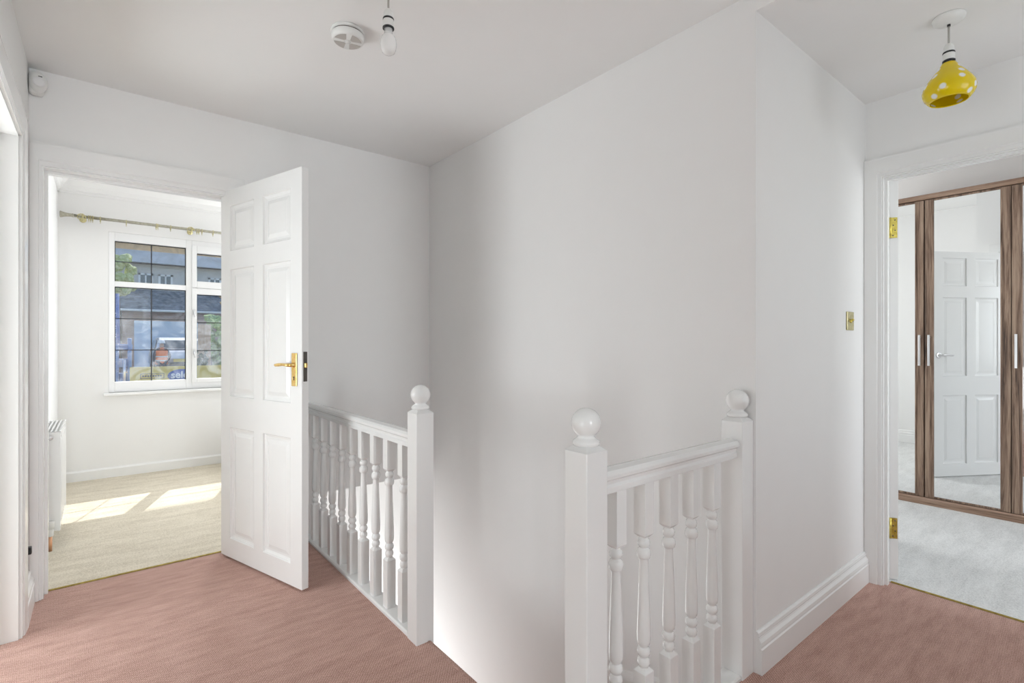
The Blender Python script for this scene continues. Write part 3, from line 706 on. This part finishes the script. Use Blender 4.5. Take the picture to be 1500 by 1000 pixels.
rad = empty('radiator', (-0.22, 3.86, 0.08), 'white double panel radiator against the bedroom wall', 'radiator')
Y0, Y1 = 3.86, 4.42
iv = Matrix.Translation((0.22, -3.86, -0.08))
for x0, x1 in ((-0.258, -0.246), (-0.190, -0.178)):
    b = B(); box(b, x0, x1, Y0, Y1, 0.10, 0.655)
    for k in range(8):
        y = Y0 + .05 + k * .066; box(b, x0 - .003, x1 + .003, y, y + .03, 0.14, 0.62)
    obj('panel', b, M['gloss'], rad, bevel=.004, xf=iv)
b = B(); box(b, -.262, -.176, Y0 - .003, Y0 + .003, .105, .662); obj('end_cover', b, M['gloss'], rad, bevel=.002, xf=iv)
b = B(); box(b, -.262, -.174, Y1 - .003, Y1 + .003, .105, .662); obj('end_cover', b, M['gloss'], rad, bevel=.002, xf=iv)
b = B()
for k in range(5): x = -.257 + k * .0187; box(b, x, x + .008, Y0, Y1, .655, .667)
for k in range(12): y = Y0 + k * (Y1 - Y0 - .006) / 11; box(b, -.257, -.176, y, y + .005, .655, .663)
obj('top_grille', b, M['gloss'], rad, xf=iv)
b = B(); box(b, -.252, -.18, Y0 + .004, Y1 - .004, .640, .650); obj('inner_fins', b, M['greyplastic'], rad, xf=iv)
b = B(); lathe(b, [(.012, 0), (.012, .004), (.008, .006), (0, .006)], seg=18, xf=Matrix.Translation((-.218, Y0 - .003, .632)) @ Matrix.Rotation(R(90), 4, 'X')); obj('bleed_cap', b, M['steel'], rad, xf=iv)
b = B(); lathe(b, [(.013, .085), (.015, .09), (.015, .12), (.012, .128), (.018, .132), (.019, .165), (.015, .17), (0, .17)], seg=18, c=(-.218, Y0 - .022, 0)); tube(b, [(-.218, Y0 - .022, .118), (-.218, Y0 + .01, .118)], .010, 12)
obj('valve', b, M['plastic'], rad, xf=iv)
b = B(); tube(b, [(-.218, Y0 - .022, .002), (-.218, Y0 - .022, .088)], .0085, 12); obj('pipe', b, M['copper'], rad, xf=iv)

# ------------------------------------------------------------------ wardrobe
WXF = 4.63
wd = empty('wardrobe', (4.95, 0.54, 0), 'walnut effect wardrobe with mirrored doors and steel handles', 'wardrobe')
iv = Matrix.Translation((-4.95, -0.54, 0))
b = B(); WY0, WY1 = -0.385, 1.465
box(b, WXF + .022, 5.27, WY0, WY0 + .02, 0.0, 2.2); box(b, WXF + .022, 5.27, WY1 - .02, WY1, 0.0, 2.2); box(b, 5.25, 5.27, WY0, WY1, 0, 2.2)
box(b, WXF + .022, 5.27, WY0, WY1, 2.18, 2.2); box(b, WXF + .022, 5.27, .53, .545, 0.06, 2.2); box(b, WXF + .022, 5.27, WY0, WY1, .06, .08)
obj('carcass', b, M['walnut'], wd, xf=iv)
b = B(); sweep(b, [(0, 0), (-.03, 0), (-.035, .006), (-.035, .03), (-.028, .036), (.6, .036), (.6, 0)], (WXF + .02, WY0, 2.2), (WXF + .02, WY1, 2.2), (1, 0, 0), (0, 0, 1)); obj('cornice', b, M['walnut_h'], wd, xf=iv)
b = B(); sweep(b, [(0, 0), (-.035, 0), (-.035, .042), (-.028, .05), (0, .05)], (WXF + .02, WY0, 0.003), (WXF + .02, WY1, 0.003), (1, 0, 0), (0, 0, 1)); obj('plinth', b, M['walnut_h'], wd, xf=iv)
for (y0, y1, hy) in ((.993, 1.440, 1.013), (.539, .986, .959), (.088, .535, .513), (-.362, .084, -.335)):
    z0, z1, fw = .056, 2.196, .050
    b = B(); xa, xb = WXF, WXF + .02
    box(b, xa, xb, y0, y0 + fw, z0, z1); box(b, xa, xb, y1 - fw, y1, z0, z1); box(b, xa, xb, y0 + fw, y1 - fw, z0, z0 + .012); box(b, xa, xb, y0 + fw, y1 - fw, z1 - .012, z1)
    # thin moulded ridge along each stile
    for ya in (y0 + fw - .008, y1 - fw): box(b, xa - .004, xa, ya, ya + .008, z0, z1)
    dr = obj('door', b, M['walnut'], wd, bevel=.0012, xf=iv)
    b = B(); box(b, xa + .006, xa + .014, y0 + fw - .002, y1 - fw + .002, z0 + .010, z1 - .010); obj('mirror_panel', b, M['mirror'], dr, xf=iv)
    b = B(); hx = xa - .026
    box(b, hx - .004, hx + .004, hy - .0065, hy + .0065, 1.003, 1.224)
    for zz in (1.02, 1.207): tube(b, [(xa, hy, zz), (hx, hy, zz)], .0045, 10)
    obj('handle', b, M['steel'], dr, bevel=.0012, xf=iv)

# ------------------------------------------------------------------ outside the window
def gz(y):
    pts = [(5.9, -2.6), (9, -2.2), (14, -1.0), (17.5, -0.92), (20.0, -0.62), (25.0, -0.52), (25.25, -0.13), (31, -0.02), (60, 0.3)]
    for (a, za), (c, zc) in zip(pts, pts[1:]):
        if y <= c: return za + (zc - za) * (y - a) / (c - a)
    return pts[-1][1]
b = B(); ys = [5.9, 9, 14, 18, 20.7, 26, 31, 60]
vv = [[b.verts.new((x, y, gz(y))) for x in (-30, 40)] for y in ys]
for a, c in zip(vv, vv[1:]): b.faces.new([a[0], a[1], c[1], c[0]])
struct('ground', b, M['asphalt'], 'street and sloping driveway outside the window', 'ground')

# house opposite
hs = empty('house', (2.5, 31, 0), 'brick house across the street with dark lower roof and white windows', 'house')
iv = Matrix.Translation((-2.5, -31, 0)); HY = 31.0
b = B(); box(b, -6, 10, HY, HY + 7, -0.5, 2.9); obj('brick_wall', b, M['brick'], hs, xf=iv)
b = B(); box(b, -6, 10, HY + 1.2, HY + 7, 2.9, 5.3); obj('upper_wall', b, M['render'], hs, xf=iv)
b = B(); prism(b, [(-6.3, HY - .45, 2.85), (-6.3, HY + 1.25, 3.95), (-6.3, HY + 1.25, 3.8), (-6.3, HY - .45, 2.75)], (16.6, 0, 0)); obj('porch_roof', b, M['rooftile'], hs, xf=iv)
b = B(); prism(b, [(-6.3, HY + .7, 5.25), (-6.3, HY + 4.2, 8.6), (-6.3, HY + 7.5, 5.25)], (16.6, 0, 0)); obj('main_roof', b, M['greyroof'], hs, xf=iv)
b = B(); tube(b, [(-6.3, HY - .5, 2.76), (10.3, HY - .5, 2.76)], .06, 8); obj('gutter', b, M['white'], hs, xf=iv)
b = B(); tube(b, [(.75, HY - .1, -.1), (.75, HY - .1, 2.85)], .05, 8); obj('downpipe', b, M['black'], hs, xf=iv)
b = B(); box(b, 1.28, 3.95, HY - .06, HY, -.05, 2.27)
for k in range(7): box(b, 1.33, 3.9, HY - .075, HY - .06, .02 + k * .315, .32 + k * .315)
obj('garage_door', b, M['garage'], hs, xf=iv)
for x0 in (1.5, 2.35, 4.6, 6.2):
    b = B(); x1, z0, z1, y = x0 + .62, 3.98, 4.75, HY + 1.14
    for q in ((x0, x0 + .09, z0, z1), (x1 - .09, x1, z0, z1), (x0 + .28, x0 + .34, z0, z1), (x0, x1, z0, z0 + .09), (x0, x1, z1 - .09, z1)): box(b, q[0], q[1], y, y + .06, q[2], q[3])
    w = obj('window', b, M['white'], hs, xf=iv)
    b = B(); box(b, x0 + .09, x1 - .09, y + .03, y + .05, z0 + .09, z1 - .09); obj('pane', b, M['carglass'], w, xf=iv)

# car
cx, cy = 2.62, 27.3; cz = gz(27.2)
car = empty('car', (cx, cy, cz), 'silver hatchback parked on the drive before the blue-grey garage door', 'car')
prof = [(-1.95, .30), (-2.0, .62), (-1.95, .88), (-1.72, 1.0), (-1.45, 1.38), (-1.0, 1.5), (.3, 1.5), (.75, 1.38), (1.25, 1.0), (1.95, .85), (2.05, .55), (2.0, .3)]
b = B()
rings = []
for x, tuck in ((-.86, .0), (-.80, .0), (.80, .0), (.86, .0)):
    rings.append([b.verts.new((x * (1 - max(0, z - .95) * .28) , y * (0.985 if abs(x) > .83 else 1), z if abs(x) < .83 else .3 + (z - .3) * .97)) for y, z in prof])
for a, c in zip(rings, rings[1:]):
    for i in range(len(prof)): b.faces.new([a[i], a[(i + 1) % len(prof)], c[(i + 1) % len(prof)], c[i]])
b.faces.new(rings[0]); b.faces.new(rings[-1])
obj('body', b, M['silver'], car, bevel=.03)
b = B(); prism(b, [(-.60, -1.70, 1.05), (.60, -1.70, 1.05), (.54, -1.49, 1.37), (-.54, -1.49, 1.37)], (0, -.02, .012)); obj('rear_window', b, M['carglass'], car)
for s in (-1, 1):
    b = B(); prism(b, [(s * .845, -1.3, 1.03), (s * .845, .9, 1.03), (s * .755, .55, 1.38), (s * .755, -1.15, 1.38)], (s * .02, 0, .004)); obj('side_window', b, M['carglass'], car)
    b = B(); box(b, min(s * .62, s * .84), max(s * .62, s * .84), -2.0, -1.93, .72, .92); obj('tail_lamp', b, M['redlamp'], car, bevel=.015)
    for y in (-1.3, 1.3):
        b = B(); lathe(b, [(.0, -.1), (.22, -.1), (.31, -.08), (.31, .08), (.22, .1), (0, .1)], seg=20, xf=Matrix.Translation((s * .75, y, .31)) @ Matrix.Rotation(R(90), 4, 'Y')); wl = obj('wheel', b, M['tyre'], car)
b = B(); box(b, -.26, .26, -2.03, -1.99, .48, .6); obj('number_plate', b, M['plate'], car)
b = B(); box(b, -.8, .8, -2.04, -1.9, .28, .46); obj('rear_bumper', b, M['black'], car, bevel=.03)

# person
px_, py_ = 1.90, 24.55; pz = gz(py_)
per = empty('person', (px_, py_, pz), 'person in orange hi-vis vest, white helmet and dark trousers facing the car', 'person')
J = {'pel': (0, 0, .95), 'spine': (0, .01, 1.15), 'chest': (0, .02, 1.34), 'neck': (0, .01, 1.50), 'head0': (0, .03, 1.58), 'head1': (0, .03, 1.70),
     'ls': (-.17, .01, 1.42), 'le': (-.26, .0, 1.16), 'lw': (-.24, .12, .94), 'lh': (-.235, .16, .86),
     'rs': (.17, .01, 1.42), 're': (.27, .02, 1.17), 'rw': (.22, .18, 1.0), 'rh': (.20, .24, .95),
     'lhip': (-.09, 0, .90), 'lk': (-.10, .03, .50), 'la': (-.11, -.01, .09), 'lt': (-.12, .13, .04),
     'rhip': (.09, 0, .90), 'rk': (.11, .05, .50), 'ra': (.12, .0, .09), 'rt': (.13, .14, .04)}
Rr = {'pel': .14, 'spine': .125, 'chest': .145, 'neck': .06, 'head0': .08, 'head1': .09, 'ls': .07, 'le': .048, 'lw': .032, 'lh': .036, 'rs': .07, 're': .048, 'rw': .032, 'rh': .036,
      'lhip': .09, 'lk': .062, 'la': .045, 'lt': .04, 'rhip': .09, 'rk': .062, 'ra': .045, 'rt': .04}
E_ = [('pel', 'spine'), ('spine', 'chest'), ('chest', 'neck'), ('neck', 'head0'), ('head0', 'head1'), ('chest', 'ls'), ('ls', 'le'), ('le', 'lw'), ('lw', 'lh'), ('chest', 'rs'), ('rs', 're'), ('re', 'rw'), ('rw', 'rh'),
      ('pel', 'lhip'), ('lhip', 'lk'), ('lk', 'la'), ('la', 'lt'), ('pel', 'rhip'), ('rhip', 'rk'), ('rk', 'ra'), ('ra', 'rt')]
for s, h in (('l', 'lh'), ('r', 'rh')):
    hx, hy, hz = J[h]; w = J[s + 'w']; dv = (Vector(J[h]) - Vector(w)).normalized()
    for k, (off, ln) in enumerate(((-.025, .075), (-.008, .085), (.009, .08), (.025, .065))):
        a = '%sf%d' % (s, k); J[a] = (hx + off, hy + dv.y * ln, hz + dv.z * ln); Rr[a] = .010; E_.append((h, a))
    a = s + 'th'; J[a] = (hx + (.05 if s == 'l' else -.05), hy + .03, hz - .01); Rr[a] = .011; E_.append((s + 'w', a))
def skin(name, joints, edges, rad, root, m, parent):
    me = bpy.data.meshes.new(name); ks = list(joints); me.from_pydata([joints[k] for k in ks], [(ks.index(a), ks.index(c)) for a, c in edges], [])
    o = bpy.data.objects.new(name, me); COL.objects.link(o); o.parent = parent; me.materials.append(m)
    o.modifiers.new('s', 'SKIN'); 
    for i, k in enumerate(ks):
        sv = me.skin_vertices[0].data[i]; sv.radius = (rad[k], rad[k]); sv.use_root = (k == root)
    sd = o.modifiers.new('d', 'SUBSURF'); sd.levels = 1; sd.render_levels = 1
    return o
body = skin('body', J, E_, Rr, 'pel', M['skin'], per)
tr = ['pel', 'lhip', 'lk', 'la', 'rhip', 'rk', 'ra']
skin('trousers', {k: J[k] for k in tr}, [e for e in E_ if e[0] in tr and e[1] in tr], {k: Rr[k] + .016 for k in tr}, 'pel', M['navy'], per)
sl = ['chest', 'ls', 'le', 'lw', 'rs', 're', 'rw']
skin('sleeves', {k: J[k] for k in sl}, [e for e in E_ if e[0] in sl and e[1] in sl], {k: Rr[k] + .012 for k in sl}, 'chest', M['navy'], per)
b = B(); rg = []
for z, rx, ry in ((.86, .20, .155), (.95, .205, .16), (1.1, .195, .155), (1.25, .205, .165), (1.36, .225, .165), (1.45, .20, .13), (1.52, .09, .085)):
    rg.append([b.verts.new((rx * math.cos(2 * math.pi * k / 20), .012 + ry * math.sin(2 * math.pi * k / 20), z)) for k in range(20)])
for a, c in zip(rg, rg[1:]):
    for k in range(20): b.faces.new([a[k], a[(k + 1) % 20], c[(k + 1) % 20], c[k]])
vest = obj('vest', b, M['orange'], per, smooth=True)
b = B()
for z, rx, ry in ((1.0, .206, .162), (1.16, .204, .164)):
    lathe(b, [(1.0, z - .025), (1.02, z - .025), (1.02, z + .025), (1.0, z + .025)], seg=20, xf=Matrix.Translation((0, .012, 0)) @ Matrix.Diagonal((rx, ry, 1, 1)))
obj('reflective_band', b, M['reflect'], vest)
b = B(); lathe(b, [(.115, 1.70), (.135, 1.695), (.118, 1.715), (.115, 1.75), (.098, 1.80), (.06, 1.832), (0, 1.842)], (0, .03, 0), 20); obj('helmet', b, M['white'], per)
b = B(); blob(b, (0, .115, 1.62), .016, 1, 0); blob(b, (-.032, .108, 1.655), .010, 1, 0); blob(b, (.032, .108, 1.655), .010, 1, 0); box(b, -.022, .022, .105, .112, 1.578, 1.586); obj('face', b, M['skin'], per)
for s in (-1, 1):
    b = B(); box(b, s * .115 - .05, s * .115 + .05, -.08, .19, 0, .10); obj('boot', b, M['black'], per, bevel=.025)

# lorry
lx0, ly0 = 1.15, 15.9; lz = gz(15.9)
lor = empty('lorry', (lx0, ly0, lz), 'yellow-sided builders lorry with a blue crane parked in the street', 'lorry')
b = B(); box(b, -3.2, 5.2, .0, 2.3, .85, 1.0); box(b, -3.4, 5.2, .6, 1.7, .55, .85); obj('bed', b, M['greyplastic'], lor)
b = B(); box(b, -.58, 5.2, -.04, 0.0, .92, 1.52)
for k in range(4): box(b, -.58 + k * 1.9, -.51 + k * 1.9, -.06, -.04, .92, 1.52)
side = obj('side_board', b, M['yellowboard'], lor)
b = B(); box(b, -.58, 5.2, 2.3, 2.34, .92, 1.3); obj('side_board', b, M['yellowboard'], lor)
b = B(); lathe(b, [(1, 0), (1, .012), (0, .012)], seg=40, xf=Matrix.Translation((.53, -.04, 1.275)) @ Matrix.Rotation(R(90), 4, 'X') @ Matrix.Diagonal((.33, .17, 1, 1))); ov = obj('logo_oval', b, M['logoblue'], side)
cu = bpy.data.curves.new('logo_lettering', 'FONT'); cu.body = 'selco'; cu.size = .25; cu.extrude = .002; cu.align_x = 'CENTER'; cu.offset = .006
tmp = bpy.data.objects.new('tmp', cu); COL.objects.link(tmp); bpy.context.view_layer.update(); me = bpy.data.meshes.new_from_object(tmp.evaluated_get(bpy.context.evaluated_depsgraph_get())); bpy.data.objects.remove(tmp); me.materials.clear(); me.materials.append(M['white']); tx = bpy.data.objects.new('logo_lettering', me); COL.objects.link(tx); tx.parent = ov; tx.location = (.53, -.056, 1.215); tx.rotation_euler = (R(90), 0, 0)
b = B(); x0, x1, z0, z1 = -.37, .13, 1.22, 1.35
box(b, x0, x1, -.048, -.04, z1 - .014, z1); box(b, x0, x1, -.048, -.04, z0, z0 + .014); box(b, x0, x0 + .014, -.048, -.04, z0, z1); box(b, x1 - .014, x1, -.048, -.04, z0, z1)
for k in range(8): q = x0 + .04 + k * .053; box(b, q, q + .038, -.046, -.04, z0 + .045, z0 + .09)
obj('lettering_box', b, M['black'], side)
b = B(); box(b, -.86, -.78, .5, .9, 1.0, 2.1); box(b, -.60, -.52, .5, .9, 1.0, 2.25); box(b, -.78, -.60, .55, .85, 1.0, 1.35); box(b, -.92, -.5, .6, .8, 1.95, 2.1); box(b, -.80, -.56, .6, .82, 1.5, 1.72); crane = obj('crane', b, M['blue'], lor, bevel=.02)
b = B(); tube(b, [(-.80, .75, 2.0), (-.82, .75, 3.4)], .05, 10); obj('crane_arm', b, M['logoblue'], crane)
b = B(); tube(b, [(-.68, .45, 1.0), (-.67, .45, 1.7)], .03, 10); obj('hydraulic_ram', b, M['steel'], crane)
b = B(); box(b, -3.3, -1.4, 0.0, 2.3, .55, 1.35); box(b, -3.2, -1.4, .05, 2.25, 1.35, 1.75); obj('cab', b, M['white'], lor, bevel=.08)
for x in (-2.5, 2.6, 3.8):
    for y in (.12, 2.1):
        b = B(); lathe(b, [(0, -.13), (.3, -.13), (.46, -.11), (.46, .11), (.3, .13), (0, .13)], seg=24, xf=Matrix.Translation((x, y, .46)) @ Matrix.Rotation(R(90), 4, 'X')); obj('wheel', b, M['tyre'], lor)

# planting and clutter opposite
def bush(name, label, cat, x, y, z, r, h, m, n=26, trunk=True, group=None):
    t = empty(name, (x, y, z), label, cat, group)
    b = B()
    for k in range(n):
        a = random.uniform(0, 6.28); q = r * math.sqrt(random.random()) * .8
        blob(b, (q * math.cos(a), q * math.sin(a), h * random.uniform(.66 if trunk else .12, .95)), r * random.uniform(.22, .40), 2, .3)
    obj('foliage', b, m, t)
    if trunk:
        b = B(); tube(b, [(0, 0, 0), (.05, 0, h * .3), (0, .05, h * .6)], [r * .1, r * .08, r * .05], 8); obj('stem', b, M['bark'], t)
bush('tree', 'tall yellow-green tree before the grey roof of the brick house', 'tree', 0.62, 27.5, gz(27.5), 0.62, 5.2, M['leaf_y'])
bush('shrub', 'bright green shrub behind the brown fence panel', 'shrub', 4.45, 28.2, gz(28.2), .75, 2.7, M['leaf_g'], 34, False)
bush('shrub', 'dark shrub at the foot of the brown fence', 'shrub', 3.15, 23.9, gz(23.9), .3, 1.5, M['leaf_d'], 20, False)
bush('tree', 'orange-tinged small tree above the green shrub', 'tree', 5.1, 29.6, gz(29.6), .42, 4.4, M['leaf_o'], 20)
b = B()
for k in range(4): box(b, 3.18 + k * .12, 3.295 + k * .12, 24.9, 24.94, gz(24.9) + .01, 1.95)
f_ = tag(obj('fence_panel', b, M['fence']), 'brown boarded fence panel by the green shrub', 'fence')
LB = 'pale lumpy rubble sack piled near the brown fence'
sackb = B(); blob(sackb, (0, 0, .3), .42, 3, .12, (1, .8, .72)); sack = obj('rubble_sack', sackb, M['rubblebag'], smooth=True); tag(sack, LB, 'sack', 'rubble sacks by the fence')
for i, (x, y, z, s) in enumerate(((2.75, 21.0, 0, .9), (3.62, 21.2, 0, .95), (4.55, 21.3, 0, .9), (3.1, 22.3, 0, 1.0), (4.1, 22.4, 0, 1.0))):
    r = sack if i == 0 else sack.copy()
    if i: COL.objects.link(r)
    r.location = (x, y, gz(y) - .02 + z); r.scale = (s, s, s); r.rotation_euler = (0, 0, random.uniform(-.3, .3))

# ------------------------------------------------------------------ light
w = bpy.data.worlds.new('sky'); S.world = w; w.use_nodes = True; nt = w.node_tree
bg = nt.nodes['Background']; sky = nt.nodes.new('ShaderNodeTexSky'); sky.sky_type = 'HOSEK_WILKIE' if False else 'NISHITA'
sun_dir = Vector((-0.37, -1.0, -1.04)).normalized()
sky.sun_disc = False; sky.sun_elevation = math.asin(-sun_dir.z); sky.sun_rotation = math.atan2(-sun_dir.x, -sun_dir.y)
nt.links.new(sky.outputs[0], bg.inputs['Color']); bg.inputs['Strength'].default_value = 0.23
sl_ = bpy.data.lights.new('sun', 'SUN'); sl_.energy = 4.4; sl_.angle = R(0.53); sl_.color = (1.0, 0.95, 0.87)
so = bpy.data.objects.new('sun', sl_); COL.objects.link(so); so.rotation_euler = sun_dir.to_track_quat('-Z', 'Y').to_euler(); so.location = (3, 12, 12)
def area(name, loc, target, sx_, sy_, power, col=(1, 1, 1)):
    l = bpy.data.lights.new(name, 'AREA'); l.shape = 'RECTANGLE'; l.size = sx_; l.size_y = sy_; l.energy = power; l.color = col
    o = bpy.data.objects.new(name, l); COL.objects.link(o); o.location = loc
    o.rotation_euler = (Vector(target) - Vector(loc)).to_track_quat('-Z', 'Y').to_euler(); return o
area('daylight_bedroom_window', (1.45, 5.55, 1.45), (1.0, 3.3, 1.6), 0.75, 1.25, 25, (0.95, 0.98, 1.0))
area('daylight_wardrobe_window', (3.9, -2.27, 1.45), (3.9, 1, 1.9), 1.15, 1.25, 28, (0.93, 0.97, 1.0))
area('fill_wardrobe_side', (3.8, 3.08, 1.5), (3.6, 1, 1.9), 1.15, 1.15, 28, (0.95, 0.98, 1.0))  # added fill lamp, brightens the wall reflected in the mirrors
area('fill_landing', (0.05, YB - .02, 1.5), (0.55, 2, 1.75), 0.5, 1.4, 90, (0.88, 0.955, 1.0))  # added fill lamp behind the camera, placed far off for even light
area('fill_hall', (2.15, -1.23, 1.45), (2.3, .5, 1.6), 1.0, 1.0, 8.2, (0.90, 0.96, 1.0))  # added fill lamp, brightens the switch wall and hall carpet
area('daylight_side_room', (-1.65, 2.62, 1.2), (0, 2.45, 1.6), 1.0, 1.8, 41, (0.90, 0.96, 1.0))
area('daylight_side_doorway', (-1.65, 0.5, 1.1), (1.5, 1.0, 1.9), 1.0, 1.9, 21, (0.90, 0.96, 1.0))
area('daylight_lower_hall', (1.4, 4.5, -1.2), (1.4, 2.4, 0.6), 0.65, 1.4, 13, (0.95, 0.98, 1.0))
area('fill_under_stairs', (1.03, 3.0, -1.25), (1.8, 2.9, -0.85), 1.6, 1.0, 13, (0.95, 0.98, 1.0))  # added fill lamp with no opening behind it, lifts the stairwell wall

# ------------------------------------------------------------------ camera
cam = bpy.data.cameras.new('camera'); co = bpy.data.objects.new('camera', cam); COL.objects.link(co)
co.location = (0, 0, CH); co.rotation_euler = (R(90), 0, -math.atan2(746, 923))
cam.sensor_width = 36; cam.lens = 36 * 746 / 1500; cam.shift_y = 2.5 / 1500; cam.clip_start = 0.03; cam.clip_end = 300
S.camera = co
S.view_settings.view_transform = 'Standard'; S.view_settings.look = 'None'; S.view_settings.gamma = 1; S.view_settings.exposure = 0.22
S.view_settings.use_curve_mapping = False
S.cycles.use_denoising = True
S.cycles.max_bounces = 10; S.cycles.diffuse_bounces = 6; S.cycles.glossy_bounces = 5; S.cycles.transparent_max_bounces = 12
S.cycles.sample_clamp_indirect = 6.0; S.cycles.caustics_reflective = False; S.cycles.caustics_refractive = False
